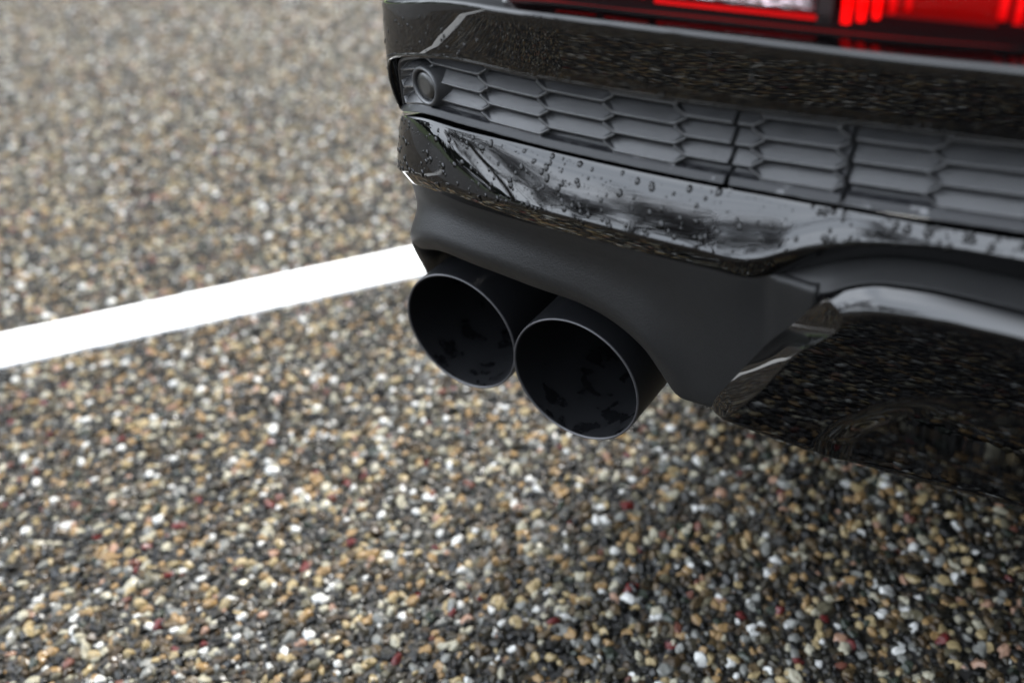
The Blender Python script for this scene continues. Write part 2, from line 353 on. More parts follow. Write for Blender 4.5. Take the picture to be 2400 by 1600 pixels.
def leafy_mesh(seed, H, W):
    r2 = np.random.default_rng(seed); n = 2600
    h = r2.random(n)**.8; rad = W*(1-h)**.7*(.35+.65*r2.random(n)**.5)*(1+.25*np.sin(h*23+seed)); a = r2.uniform(0, 6.283, n)
    c = np.stack([rad*np.cos(a), rad*np.sin(a), H*(.08+.92*h)], 1); v = []; f = []
    for i in range(n):
        s = r2.uniform(.1, .28)*H/7; u1 = r2.normal(size=3); u1 /= np.linalg.norm(u1); u2 = np.cross(u1, r2.normal(size=3)); u2 /= np.linalg.norm(u2)
        b = len(v); v += [c[i]-u1*s, c[i]+u2*s*.5, c[i]+u1*s, c[i]-u2*s*.5]; f.append((b, b+1, b+2, b+3))
    return v, f
tm = []
for sd_, H in ((3, 9.5), (11, 8.5), (23, 10.5), (31, 9)):
    vv_, ff_ = bare_tree_mesh(sd_, H); tm.append(mesh('bare_tree', vv_, ff_))
TL = [(16, 29, 0, .8, 'slim bare tree at the right end of the nearer row'), (20, 26, 1, .95, 'round-headed bare tree with low forked limbs beyond the verge'),
      (23.5, 26, 2, 1.05, 'tallest bare tree on the grass verge behind the car'), (28, 28, 3, .9, 'bare tree with a leaning trunk on the verge'),
      (32.5, 27, 0, .75, 'low bare tree with drooping twigs on the verge'), (37.5, 21, 2, .95, 'near bare tree standing alone towards the white line'),
      (40.5, 24, 1, .8, 'bare tree just behind the lone near one'), (43, 26, 3, .6, 'bare tree between the lone pair and the dark evergreens'), (8, 38, 3, .5, 'small distant bare tree behind the right of the row'),
      (3, 36, 1, .45, 'smallest bare tree at the end of the verge')]
done = set()
for i, (h, r, k, s, lab) in enumerate(TL):
    me_ = tm[k]
    ob = bpy.data.objects.new('bare_tree', me_); COL.objects.link(ob)
    if k not in done:
        me_.materials.append(BARK); done.add(k)
    ob.location = polar(h, r, 0); ob.rotation_euler = (0, 0, i*1.3); ob.scale = (s*1.1, s*1.1, s*1.25)
    tag(ob, lab, 'tree', 'bare trees along the verge')
EV = [(60, 26, 5.6), (64.5, 27, 7.0), (69, 26, 6.4), (74, 27, 7.4), (82, 27, 6.6), (91, 28, 7.5), (100, 28, 6.5), (112, 30, 7.2)]
ORD = ['first', 'second', 'third', 'fourth', 'fifth', 'sixth', 'seventh', 'eighth']
for i, (h, r, H) in enumerate(EV):
    e = empty('evergreen_tree', polar(h, r, 0))
    tag(e, 'dark evergreen tree, %s in the row counted from the bare trees' % ORD[i], 'tree', 'evergreen trees along the verge')
    vv_, ff_ = leafy_mesh(50+i, H, 2.1); link('crown', mesh('crown', vv_, ff_), NEEDLE, e, smooth=False)
    tube('trunk', [(0, 0, -.05), (0.03, 0, H*.4), (0, .03, H*.85)], [.16, .11, .03], BARK, e, 7)
# far wood
v = []; f = []; r3 = np.random.default_rng(5)
for i in range(9000):
    h = r3.uniform(-70, 180); rd = r3.uniform(62, 74); hmax = 2.4+.9*math.sin(h*.21)+.7*math.sin(h*.77+1)+r3.random()*.8
    c = np.array(polar(h, rd, hmax*r3.random()**.7)); u1 = r3.normal(size=3); u1 /= np.linalg.norm(u1); u2 = np.cross(u1, r3.normal(size=3)); u2 /= np.linalg.norm(u2)
    s = r3.uniform(.5, 1.1); b = len(v); v += [c-u1*s, c+u2*s*.6, c+u1*s, c-u2*s*.6]; f.append((b, b+1, b+2, b+3))
fw = link('far_wood', mesh('far_wood', v, f), NEEDLE, smooth=False); fw['kind'] = 'stuff'

# ================================================================ the car
car = empty('parked_car', (.8, 0, 0))
tag(car, 'glossy black car seen at its rear corner, rain-beaded bumper with two dark exhaust tips', 'car')
CARM = Matrix.Translation((-.8, 0, 0))
def own(ob, parent=car):         # world-coordinate mesh hung under the car (or one of its parts)
    ob.parent = parent
    ob.matrix_parent_inverse = CARM if parent is car else Matrix.Identity(4)
    return ob

# plan curve of the bumper: u runs along it from the centre (negative) round the left corner (positive)
US = np.array([-.002, 0, .08, .15, .185, .22, .25, .285, 5.]); TH = np.radians([0, 0, 1.0, 6, 18, 48, 78, 90, 90])
_u = np.linspace(0, .40, 1601); _t = np.interp(_u, US, TH)
_t = np.convolve(np.pad(_t, 30, mode='edge'), np.ones(61)/61, 'valid')
_x = .09-np.concatenate([[0], np.cumsum((np.cos(_t[1:])+np.cos(_t[:-1]))/2*np.diff(_u))])
_y = -.030+np.concatenate([[0], np.cumsum((np.sin(_t[1:])+np.sin(_t[:-1]))/2*np.diff(_u))])
XM = .80                          # middle of the car; beyond it the plan curve is mirrored
def plan(u):
    u = np.asarray(u, float)
    def half(u):
        x = np.where(u < 0, .09-u, np.where(u > .4, _x[-1], np.interp(u, _u, _x)))
        y = np.where(u < 0, -.030, np.where(u > .4, _y[-1]+(u-.4), np.interp(u, _u, _y)))
        return x, y, np.where(u < 0, 0, np.where(u > .4, np.pi/2, np.interp(u, _u, _t)))
    um = .09-XM
    mir = u < um
    x, y, th = half(np.where(mir, 2*um-u, u))
    return np.where(mir, 2*XM-x, x), y, np.where(mir, -th, th)
def surf(u, d, z):                # d = distance outwards from the plan curve
    x, y, th = plan(u)
    u, d, z, x, y, th = np.broadcast_arrays(u, d, z, x, y, th)
    return np.stack([x-np.sin(th)*d, y-np.cos(th)*d, z], -1)
def sm(a, b, x): t = np.clip((x-a)/(b-a), 0, 1); return t*t*(3-2*t)
def hermite(kx, ky, x):
    kx = np.array(kx, float); ky = np.array(ky, float); m = np.zeros(len(kx)); s = np.diff(ky)/np.diff(kx)
    m[1:-1] = (s[1:]*np.diff(kx)[:-1]+s[:-1]*np.diff(kx)[1:])/(kx[2:]-kx[:-2]); m[0] = s[0]; m[-1] = s[-1]
    i = np.clip(np.searchsorted(kx, x)-1, 0, len(kx)-2); h = kx[i+1]-kx[i]; t = np.clip((x-kx[i])/h, 0, 1)
    return (2*t**3-3*t**2+1)*ky[i]+(t**3-2*t**2+t)*h*m[i]+(-2*t**3+3*t**2)*ky[i+1]+(t**3-t**2)*h*m[i+1]
RAILS = {
    'stripTop': (0.0085, -0.006, [-0.2, -0.1, 0, 0.08, 0.14, 0.18, 0.225], [0.5686, 0.565, 0.5643, 0.5639, 0.5607, 0.5541, 0.5447]),
    'stripLow': (0.013, 0.0, [-0.2, -0.1, 0, 0.08, 0.14, 0.18, 0.225], [0.5672, 0.5651, 0.5651, 0.5648, 0.5622, 0.5554, 0.545]),
    'panelbot': (0.012, 0.003, [-0.2, -0.1, 0, 0.08, 0.14, 0.18, 0.225], [0.5364, 0.5339, 0.5314, 0.5319, 0.5315, 0.5249, 0.5117]),
    'shelfback': (-0.01, -0.012, [-0.2, -0.1, 0, 0.08, 0.14, 0.18, 0.225], [0.494, 0.4881, 0.4858, 0.4875, 0.4867, 0.4865, 0.4767]),
    'liptop': (-0.008, -0.001, [-0.2, -0.1, 0, 0.08, 0.14, 0.18, 0.225], [0.4892, 0.4844, 0.4818, 0.4828, 0.4847, 0.4853, 0.4731]),
    'lipcrease': (0.008, 0.0065, [-0.3, -0.2, -0.16, -0.13, -0.1, -0.08, -0.06, -0.045, -0.035, -0.02, 0, 0.08, 0.14, 0.18, 0.225], [0.4925, 0.4835, 0.4828, 0.4812, 0.4754, 0.4689, 0.46, 0.4513, 0.4485, 0.4493, 0.4494, 0.4504, 0.4487, 0.4486, 0.4359]),
    'lipbot': (0, 0.0, [-0.3, -0.2, -0.16, -0.13, -0.1, -0.08, -0.06, -0.045, -0.035, -0.02, 0, 0.08, 0.14, 0.18, 0.225], [0.4692, 0.4687, 0.4689, 0.4687, 0.464, 0.4564, 0.4454, 0.4373, 0.4352, 0.4355, 0.4353, 0.4355, 0.4355, 0.4363, 0.4254]),
    'rollout': (-0.009, 0.004, [-0.04, -0.02, -0.005, 0.005, 0.015, 0.025, 0.035, 0.05, 0.07, 0.1, 0.14, 0.18, 0.225], [0.3378, 0.3389, 0.3417, 0.3518, 0.3624, 0.3715, 0.3788, 0.3851, 0.3901, 0.3951, 0.4013, 0.4026, 0.3808]),
    'valbot': (-0.016, -0.003, [-0.04, -0.02, -0.005, 0.005, 0.015, 0.025, 0.035, 0.05, 0.07, 0.1, 0.14, 0.18, 0.225], [0.3264, 0.3276, 0.3277, 0.3289, 0.3427, 0.3568, 0.3648, 0.373, 0.3786, 0.3822, 0.3881, 0.3906, 0.3725]),
}
def fold(u):                      # mirror of u about the car's middle
    u = np.asarray(u, float); um = .09-XM
    return np.where(u < um, 2*um-u, u)
def rail(k, u, dz=0):
    d0, d1, kx, ky = RAILS[k]; u = fold(u)
    z = hermite(kx, ky, np.clip(u, kx[0], kx[-1]))
    e = np.clip(u-kx[-1], 0, .06); z = z-.22*(e-e*e/.12)
    d = d0+(d1-d0)*sm(.06, .2, u)
    if k in ('lipcrease', 'lipbot'):   # the lip gets thinner towards the middle of the car
        c = sm(-.03, -.10, u); d = d-.010*c; z = z-.0057*c
    return d, z+dz
def fillet(ctrl, rad, n=5):       # ctrl: list of (d, z) arrays over u; rounds each inner corner
    C = [np.stack(np.broadcast_arrays(*c), -1).astype(float) for c in ctrl]; out = [C[0]]
    for k in range(1, len(C)-1):
        r = rad[k-1]
        if not r: out.append(C[k]); continue
        a = C[k-1]-C[k]; b = C[k+1]-C[k]; la = np.linalg.norm(a, axis=-1, keepdims=True)+1e-9; lb = np.linalg.norm(b, axis=-1, keepdims=True)+1e-9
        ra = np.minimum(r, la*.48); rb = np.minimum(r, lb*.48)
        A = C[k]+a/la*ra; Bq = C[k]+b/lb*rb
        for s in np.linspace(0, 1, n): out.append((1-s)**2*A+2*s*(1-s)*C[k]+s*s*Bq)
    out.append(C[-1])
    return np.stack(out, 1)        # (nu, nsec, 2)
def sweep(name, u, sec, mat, parent, **kw):
    P = surf(u[:, None], sec[..., 0], sec[..., 1])
    return own(grid(name, P, mat, None, **kw), parent), P
UEND = 2*(.09-XM)-.9
U = np.concatenate([np.linspace(UEND, -.75, 30)[:-1], np.linspace(-.75, -.22, 30)[:-1], np.linspace(-.22, .14, 130)[:-1], np.linspace(.14, .30, 110)[:-1], np.linspace(.30, .95, 30)])

# --- upper bumper panel
dT, zT = rail('stripTop', U); dL, zL = rail('stripLow', U)
ff_ = 1-sm(.06, .2, fold(U)); dL = dL+.0022*ff_; zL = zL+.0008*ff_; zT = zT+.0010*ff_
zP_k = [-.2, -.1, 0, .08, .14, .18, .197, .206, .2125, .218, .222, .226, .24, .30]
zP_v = [.5364, .5339, .5314, .5318, .5307, .5241, .5190, .5145, .5080, .4985, .4870, .4770, .4740, .4720]
def panel_bot(u):
    uf = fold(u); z = hermite(zP_k, zP_v, np.clip(uf, -.2, .30)); d, _ = rail('panelbot', u)
    return d-.003*sm(.217, .228, uf), z
dP, zP = panel_bot(U)
mids = []
for s in (.2, .4, .6, .8):
    mids.append((dL+(dP-dL)*s+.0003*4*s*(1-s), zL+(zP-zL)*s))
sec = fillet([(dT-.018, zT+.004), (dT-.003, zT+.0022), (dL, zL)]+mids+[(dP, zP), (dP-.005, zP-.0006), (dP-.022, zP)], [.001, .0022, 0, 0, 0, 0, .0016, .0006], 5)
SECP = sec
panel, _ = sweep('bumper_panel', U, sec, PAINT, car)
UE = np.concatenate([np.linspace(-.3, .17, 50)[:-1], np.linspace(.17, .2255, 60)])
dE, zE = panel_bot(UE)
own(tube('opening_edge', surf(UE, dE-.0014, zE+.0004), .0016, PAINT), panel)

# --- grille insert as a relief: staggered long hexagonal cells with sloping floors
def lip_top(u): return rail('liptop', u)
ug = np.concatenate([np.arange(-.75, -.20, .0012), np.arange(-.20, .2262, .00055)])[:, None]
nv = 112
vg_ = np.linspace(0, 1, nv)[None, :]
_, zl = lip_top(ug); _, zp = panel_bot(ug)
zb = zl+.0012; zt = zp-.0016
zg = zb+(zt-zb)*vg_
rel = zg-zl                         # height above the lip
d_rib = -.0085+.0040*sm(.13, .2, ug)
pit_u, pit_z = .0415, .0107
hh, W_, KK = .0043, .0237, 1.5
col = np.round((.09-ug+.0185)/pit_u)
own_ = np.full(zg.shape, -9.0); CB = np.zeros(zg.shape); CA = np.zeros(zg.shape)
for dc in (-1, 0, 1):
    c = col+dc; xc = -.0185+pit_u*c; par = np.mod(c, 2)
    base = .0219+par*pit_z*.5
    row = np.round((rel-base)/pit_z)
    for dr in (-1, 0, 1, 2):
        zc = base+(row+dr)*pit_z
        a = abs(.09-ug-xc)+0*rel; b = rel-zc
        tb = b+(pit_z/2-hh)                       # tile: the cell plus the tucked-in ledge under it
        tile = np.minimum(pit_z/2-abs(tb), (.02476-a-KK*abs(tb))/1.8)
        up_ = tile > own_; own_ = np.where(up_, tile, own_); CB = np.where(up_, b, CB); CA = np.where(up_, a, CA)
m_cell = np.minimum(hh-abs(CB), (W_-CA-KK*abs(CB))/1.8)
m_top = hh-CB
fl = np.clip((CB+hh)/(2*hh), 0, 1)
m_best = np.minimum(np.minimum(m_cell, (zt-.0030)-zg), np.minimum(rel-.0052, (.2235-ug)))
s_ = sm(-.0002, .0004, m_best)
slot = sm(.0026, .0019, np.minimum(m_top, (zt-.0030)-zg))
depth = .0003+.0085*fl+.006*slot*sm(.35, .6, fl)
q_ = np.clip((-hh-CB)/.0021, 0, 1)+.25*np.clip(-m_cell/.0010, 0, 1)*(CB > -hh)
ribt = (.0024*sm(.55, 1, q_)+.0008*q_)*sm(.0048, .0058, rel)*sm(.0030, .0040, zt-zg)
dg = d_rib-ribt*(1-s_)-depth*s_
# sloping shelf below the cells and its rolled front edge
shelf = sm(.0085, .0045, rel)*0+np.clip((.0050-rel)/.0050, 0, 1)
dg = dg+shelf*.0035*(1-sm(.06, .2, ug)*.1)
dg = dg-sm(.0016, .0, rel)*.0016
# frame lip at the top
dg = dg+.0012*sm(.0030, .0022, zt-zg)-.003*sm(.0007, 0, zt-zg)
# joints between the mouldings
for (ut, ub) in ((.09-.1155, .09-.1125), (.09-.1725, .09-.1712), (.09-.40, .09-.399)):
    uc = ub+(ut-ub)*np.clip(rel/.045, 0, 1)
    dg = dg-.006*sm(.0012, .0004, abs(ug-uc))
Pg = surf(ug, dg, zg)
gr = grid('grille', Pg, GRILLE); own(gr)
wet = (.15+.50*sm(.0060, .0050, rel)*sm(.0008, .0018, rel)+0*ug)
a = gr.data.attributes.new('wet', 'FLOAT', 'POINT'); a.data.foreach_set('value', wet.astype(np.float32).ravel())

uw = np.linspace(.2225, .34, 30); dw, zw = lip_top(uw)
secw = fillet([(dw-.012, zw+.0052), (dw-.0035, zw+.0046), (dw-.0028, zw+.0012), (dw-.014, zw+.0008)], [.001, .0012], 5)
sweep('grille_end', uw, secw, GRILLE, gr)

# parking sensor in the corner of the grille
us, zs = .1745, .5045
c0 = surf(np.array(us), np.array(-.0072), np.array(zs)); th = float(plan(np.array(us))[2])
nx = np.array([-math.sin(th), -math.cos(th), 0]); tx = np.array([math.cos(th), -math.sin(th), 0]); tz = np.array([0, 0, 1.])
def lathe(prof, c0, n=64, ax=nx):
    P = []
    for (r_, h_) in prof:
        P.append([c0+ax*h_+(tx*math.cos(q)+tz*math.sin(q))*r_ for q in np.linspace(0, 2*math.pi, n, endpoint=False)])
    return np.array(P)
def lathe_obj(name, prof, c0, mat, parent, n=64, cap=True):
    P = lathe(prof, c0, n); f = grid_faces(len(prof), n, close_j=True)
    if cap: f.append(tuple(range((len(prof)-1)*n, len(prof)*n)))
    return own(link(name, mesh(name, P.reshape(-1, 3), f), mat), parent)
ps = lathe_obj('parking_sensor', [(.0150, -.006), (.0134, -.001), (.0124, .0022), (.0118, .0034), (.0110, .0040), (.0102, .0038), (.0095, .0030), (.0092, .0020), (.0092, -.001)], c0, GRILLE, gr, cap=False)
lathe_obj('sensor_disc', [(.0092, .0006), (.0088, .0008), (.0086, .0002), (.0083, .0002), (.0081, .0020), (.0078, .0026), (.004, .0028), (.0005, .0028)], c0, SENSOR, gr)

# --- gloss lip under the grille
dl, zl1 = rail('liptop', U); dc_, zc_ = rail('lipcrease', U); db, zb1 = rail('lipbot', U)
zl1 = zl1-.0012
mids = []
for s in (.12, .25, .4, .55, .7, .85):
    sh = (s*.62-.145*s*s)/.475
    mids.append((dl+(dc_-dl)*sh, zl1+(zc_-zl1)*s))
K = sm(-.03, -.07, fold(U))        # the right-hand stretch turns under more softly
sec = fillet([(dl-.016, zl1-.001), (dl-.0012, zl1), (dl, zl1-.0010)]+mids+[(dc_, zc_), (db+(dc_-db)*(.5+.1*K), zb1+(zc_-zb1)*.5), (db, zb1), (db-.018, zb1+.001)],
             [.0008, .0006, 0, 0, 0, 0, 0, 0, .0016, 0, .0012], 5)
lip, LP = sweep('lower_lip', U, sec, PAINT, car)

# --- matte surround of the exhaust
def band_bot(u):                   # lower edge of the matte band that runs into the middle of the bumper
    uf = fold(u)
    kx = [-.1689, -.1476, -.128, -.1159, -.1046, -.0928, -.0809, -.062, -.045]
    kz = [.4565, .457, .4565, .4552, .4533, .4481, .4400, .4372, .4362]
    z = hermite(kx, kz, np.clip(uf, kx[0], kx[-1]))
    d = hermite([-.1, -.081, -.062, -.045], [.005, .004, -.001, -.004], np.clip(uf, -.1, -.045))
    return d, z
dB, zB = rail('lipbot', U, .001); dbb, zbb = band_bot(U); Uf = fold(U)
g = sm(-.045, -.055, Uf)
dV0 = (dB-.004)*(1-g)+(dbb-.0015)*g; zV0 = zB*(1-g)+(zbb+.0008)*g
dR, zR = rail('rollout', U); dK, zK = rail('valbot', U)
foot = sm(.236, .275, Uf)          # the arch comes down round the corner
zR = zR-.012*foot; zK = zK-.016*foot
low = sm(.03, -.01, Uf); dR = dR-.006*low; dK = dK-.002*low
mids = []
for s, c in ((.15, .25), (.35, .68), (.55, .75), (.78, .35)):
    cv = .0050*(1-.75*sm(.03, -.02, Uf))
    mids.append((dV0+(dR-dV0)*s-cv*c/.75, zV0+(zR-zV0)*s))
sec = fillet([(dV0-.012, zV0+.002), (dV0, zV0)]+mids+[(dR, zR), (dK, zK), (dK-.012, zK+.002)], [.0012, .006, .012, .012, .006, .005, .004], 5)
k1 = U > -.080; k2 = Uf > -.080
val, VP = sweep('exhaust_surround', U[k1], sec[k1], MATTE, car, thick=.0025)
k2 &= ~k1
sweep('exhaust_surround', U[k2], sec[k2], MATTE, car, thick=.0025)

# the surround flares outwards at the corner and its cut-out rolls down outside the left tip
EP = np.array([(-.1185, -.0085, .3860), (-.1240, -.0040, .3815), (-.1310, .0040, .3720), (-.1410, .0170, .3560), (-.1530, .0330, .3390), (-.1640, .0480, .3220), (-.1720, .0620, .3000), (-.1750, .0760, .2700)])
tE = np.linspace(0, 1, 8); tt_ = np.linspace(0, 1, 36); EP = np.stack([np.interp(tt_, tE, EP[:, k]) for k in range(3)], 1)
for _ in range(6): EP[1:-1] = (EP[:-2]+EP[2:]+2*EP[1:-1])/4
rowsE = []
for off in ((.030, .16, .03), (.020, .06, .015), (.007, .006, .0015), (.004, .001, .000), (.0014, -.0014, .0004), (-.0008, -.0004, .0016), (-.0016, .0030, .0030), (0.004, .05, .03), (.03, .16, .07)):
    rowsE.append(EP+np.array(off))
own(grid('surround_corner', np.array(rowsE), MATTE, flip=True), val)

# matte band between lip and diffuser
ub = np.concatenate([np.linspace(2*(.09-XM)+.045, -.75, 30)[:-1], np.linspace(-.75, -.2, 20)[:-1], np.linspace(-.2, -.044, 60)])
dA, zA = rail('lipbot', ub); dQ, zQ = band_bot(ub)
tp = sm(-.044, -.060, fold(ub))
sec = fillet([(dA-.010, zA+.004), (dA-.0055, zA+.0005), ((dA+dQ)/2-.001, (zA+zQ)/2), (dQ, zQ), (dQ-.010, zQ-.004)], [.001, .002, .0015], 5)
sweep('bumper_trim_band', ub, sec, MATTE, car)

# --- gloss diffuser block
def lerp_tab(x, xs, ys): return hermite(xs, ys, np.clip(x, xs[0], xs[-1]))
vv = np.concatenate([np.linspace(0, .16, 14)[:-1], np.linspace(.16, 1, 34)])
Lx = lerp_tab(vv, [0, .16, .5, .72, .9, 1], [.1700, .150, .1330, .1170, .1035, .1050]); Ly = lerp_tab(vv, [0, .16, .5, 1], [-.0310, -.022, -.0150, -.0120]); Lz = lerp_tab(vv, [0, .16, .5, .72, .9, 1], [.4390, .413, .3870, .3640, .3370, .3265])
Rx = lerp_tab(vv, [0, .08, .16, .40, .72, 1], [.1715, .178, .1841, .1625, .1400, .1177]); Ry = lerp_tab(vv, [0, .08, .16, .4, .72, 1], [-.0345, -.041, -.0440, -.0380, -.0300, -.0215]); Rz = lerp_tab(vv, [0, .08, .16, .40, .72, 1], [.4396, .4385, .4357, .4050, .3700, .3290])
xs_ = np.concatenate([np.linspace(0, .26, 90)[:-1], np.linspace(.26, 1, 40)])
fy = lambda z: -.0445+.0225*np.clip((.4476-z)/(.4476-.328), 0, 1.2)**1.5
rows = []
for i, q in enumerate(vv):
    X = Rx[i]+(XM-Rx[i])*np.concatenate([xs_])**1.25
    ztop = lerp_tab(X, [.1709, .1828, .1946, .2059, .218, .2376, .3], [.4400, .4481, .4533, .4552, .4565, .457, .4565])
    zsky = lerp_tab(X, [.1841, .1986, .215, .236, .2625, .3], [.4357, .4418, .4451, .4471, .4476, .4476])
    zbt = lerp_tab(X, [.1177, .1418, .1729, .2006, .2361, .2815, .5], [.3284, .3262, .3255, .3263, .3297, .3348, .336])
    if q <= .16:
        a_ = q/.16; z = ztop+(zsky-ztop)*(a_**1.0); Y = -.0350+(fy(zsky)+.0350)*(a_*1.9-.9*a_*a_)
    else:
        a_ = (q-.16)/.84; z = zsky+(zbt-zsky)*a_; Y = fy(z)
    # blend to the ridge at the left end
    Ry[i] = Y[0]; Rz[i] = z[0]
    # the duct: stepped back below and right of a curved fold
    xf = np.interp(z, [.30, .333, .343, .358, .370, .382, .40], [.173, .1745, .176, .184, .194, .204, .23])
    st = sm(0, .016, X-xf); hd = sm(.402, .345, z)
    Y = Y+.012*st*hd*(1-.25*sm(.0, .3, X-xf)); pass
    if q > .16: z = z-.0095*a_*sm(0, .014, X-xf)*sm(.402, .345, z)
    P3 = np.stack([X, Y, z], 1)
    Lp = np.array([Lx[i], Ly[i], Lz[i]]); Rp = np.array([Rx[i], Ry[i], Rz[i]])
    fac = []
    for s in (0, .02, .2, .4, .6, .8, .93):
        fac.append(Lp+(Rp-Lp)*s+np.array([-.3, -.7, 0])*.0012*4*s*(1-s))
    back = Lp+np.array([.004, .03, 0])
    rows.append(np.concatenate([[back], fac, P3]))
rows = np.array(rows)
bt1 = rows[-1].copy(); bt1[:, 1] += .0015; bt1[:, 2] -= .0010
bt2 = rows[-1].copy(); bt2[:, 1] += .06; bt2[:, 2] += .003
tp1 = rows[0].copy(); tp1[:, 1] += .02; tp1[:, 2] -= .002
rows = np.concatenate([[tp1], rows, [bt1], [bt2]])
half = rows; mirr = rows[:, ::-1].copy(); mirr[..., 0] = 2*XM-mirr[..., 0]
DF = np.concatenate([half, mirr[:, 1:]], 1)
dif = own(grid('diffuser', DF, PAINT, flip=True))
sd_m = dif.modifiers.new('sub', 'SUBSURF'); sd_m.levels = 1; sd_m.render_levels = 1

own(tube('seam_shadow_gap', [(Lx[i]-.0012, Ly[i]-.0006, Lz[i]) for i in range(0, len(vv), 2)], .0011, RUBBER), dif)

# --- exhaust tips
tx = np.array([1., 0, 0]); tz = np.array([0, 0, 1.])
def tip(cx, cy, cz):
    c = np.array([cx, cy, cz]); nn = np.array([0, 1., 0]); Rr = .0500
    def lo(name, prof, mat, par):
        P = []
        for (r_, h_) in prof:
            P.append([c+nn*h_+(tx*math.cos(q)+tz*math.sin(q))*r_ for q in np.linspace(0, 2*math.pi, 128, endpoint=False)])
        P = np.array(P)
        return own(link(name, mesh(name, P.reshape(-1, 3), grid_faces(len(prof), 128, close_j=True, flip=True)), mat), par)
    root = lo('exhaust_tip', [(Rr-.0002, .0012), (Rr, .004), (Rr, .19), (.044, .22), (.03, .30)], PIPE, car)
    lo('rim', [(Rr-.0002, .0012), (Rr-.0005, .0003), (Rr-.0011, 0), (Rr-.0017, .0003), (Rr-.0020, .0014)], RIM, root)
    lo('inner_sleeve', [(Rr-.0020, .0014), (Rr-.0024, .004), (Rr-.004, .055), (Rr-.0050, .062), (Rr-.0062, .072), (Rr-.0085, .10), (Rr-.012, .135)], PIPE_IN, root)
    lo('inner_pipe', [(Rr-.012, .135), (Rr-.017, .14), (Rr-.018, .25), (.001, .26)], SOOT, root)
    return root
tip(0, 0, .30); tip(-.1055, .0113, .2997)

# --- underside: black shield, silencer, floor
def box(name, x0, x1, y0, y1, z0, z1, mat, parent=car, bev=.01):
    bm = bmesh.new(); bmesh.ops.create_cube(bm, size=1)
    for q in bm.verts: q.co = Vector(((x0+x1)/2+q.co.x*(x1-x0), (y0+y1)/2+q.co.y*(y1-y0), (z0+z1)/2+q.co.z*(z1-z0)))
    if bev: bmesh.ops.bevel(bm, geom=bm.edges[:], offset=bev, segments=3, affect='EDGES', profile=.5)
    me_ = bpy.data.meshes.new(name); bm.to_mesh(me_); bm.free()
    return own(link(name, me_, mat), parent)
box('silencer', -.085, .60, .13, .42, .27, .40, RUBBER, bev=.03)
box('inner_shield', -.095, 1.69, .03, .34, .405, .46, RUBBER, bev=.004)
box('floor_pan', .02, 1.58, .42, 4.2, .26, .40, RUBBER, bev=.03)

# --- upper body, simplified but whole: side walls, tailgate, glass and roof
def loft(name, secs, mat, parent=car, **kw):
    return own(grid(name, np.array(secs), mat, **kw), parent)
ub2 = np.concatenate([np.linspace(UEND, -.55, 40)[:-1], np.linspace(-.55, .30, 60)[:-1], np.linspace(.30, .95, 20)])
dT2, zT2 = rail('stripTop', ub2)
# recessed body behind the lamps, then up to the shoulder
sec = fillet([(dT2-.020, zT2+.000), (dT2-.020, zT2+.0035), (dT2*0-.022, zT2+.02), (dT2*0-.026, zT2*0+.76), (dT2*0-.060, zT2*0+.98), (dT2*0-.11, zT2*0+1.06)], [.001, .004, .02, .05], 5)
sweep('tailgate', ub2, sec, PAINT, car)
box('rear_window', .0, 1.60, .16, .22, 1.04, 1.42, GLASS, bev=.02)
box('cabin', .0, 1.60, .20, 2.9, .98, 1.50, GLASS, bev=.12)
box('roof', .05, 1.55, .22, 2.5, 1.46, 1.53, PAINT, bev=.03)
box('body_side', -.118, .02, 1.30, 3.35, .32, 1.0, PAINT, bev=.03)
box('body_side', 1.58, 1.718, 1.30, 3.35, .32, 1.0, PAINT, bev=.03)
box('front_body', -.10, 1.70, 3.2, 4.35, .30, .95, PAINT, bev=.12)
def wheel(cx, cy, s):
    prof_t = [(.20, -.10), (.30, -.105), (.325, -.08), (.33, -.03), (.33, .03), (.325, .08), (.30, .105), (.20, .10)]
    P = np.array([[(cx+h, cy+r_*math.cos(q), .335+r_*math.sin(q)) for q in np.linspace(0, 2*math.pi, 72, endpoint=False)] for r_, h in prof_t])
    wl = own(link('wheel', mesh('wheel', P.reshape(-1, 3), grid_faces(len(prof_t), 72, close_j=True)), RUBBER))
    v = []; f = []
    pr = [(.205, s*.085), (.195, s*.06), (.19, -s*.09)]
    P = np.array([[(cx+h, cy+r_*math.cos(q), .335+r_*math.sin(q)) for q in np.linspace(0, 2*math.pi, 72, endpoint=False)] for r_, h in pr]).reshape(-1, 3)
    v += list(P); f += grid_faces(3, 72, close_j=True)
    for k in range(5):
        a0 = 2*math.pi*k/5
        for da0, da1 in ((-.13, .05),):
            b_ = len(v)
            for r_, hw in ((.03, .03), (.195, .026)):
                for sg in (-1, 1):
                    for hh in (.075, .045):
                        v.append((cx+s*hh, cy+r_*math.cos(a0)-sg*hw*math.sin(a0), .335+r_*math.sin(a0)+sg*hw*math.cos(a0)))
            f += [(b_, b_+2, b_+6, b_+4), (b_+1, b_+5, b_+7, b_+3), (b_, b_+4, b_+5, b_+1), (b_+2, b_+3, b_+7, b_+6)]
    own(link('rim', mesh('rim', v, f), ALLOY), wl)
for yy in (.93, 3.62):
    wheel(-.02, yy, -1); wheel(1.62, yy, 1)

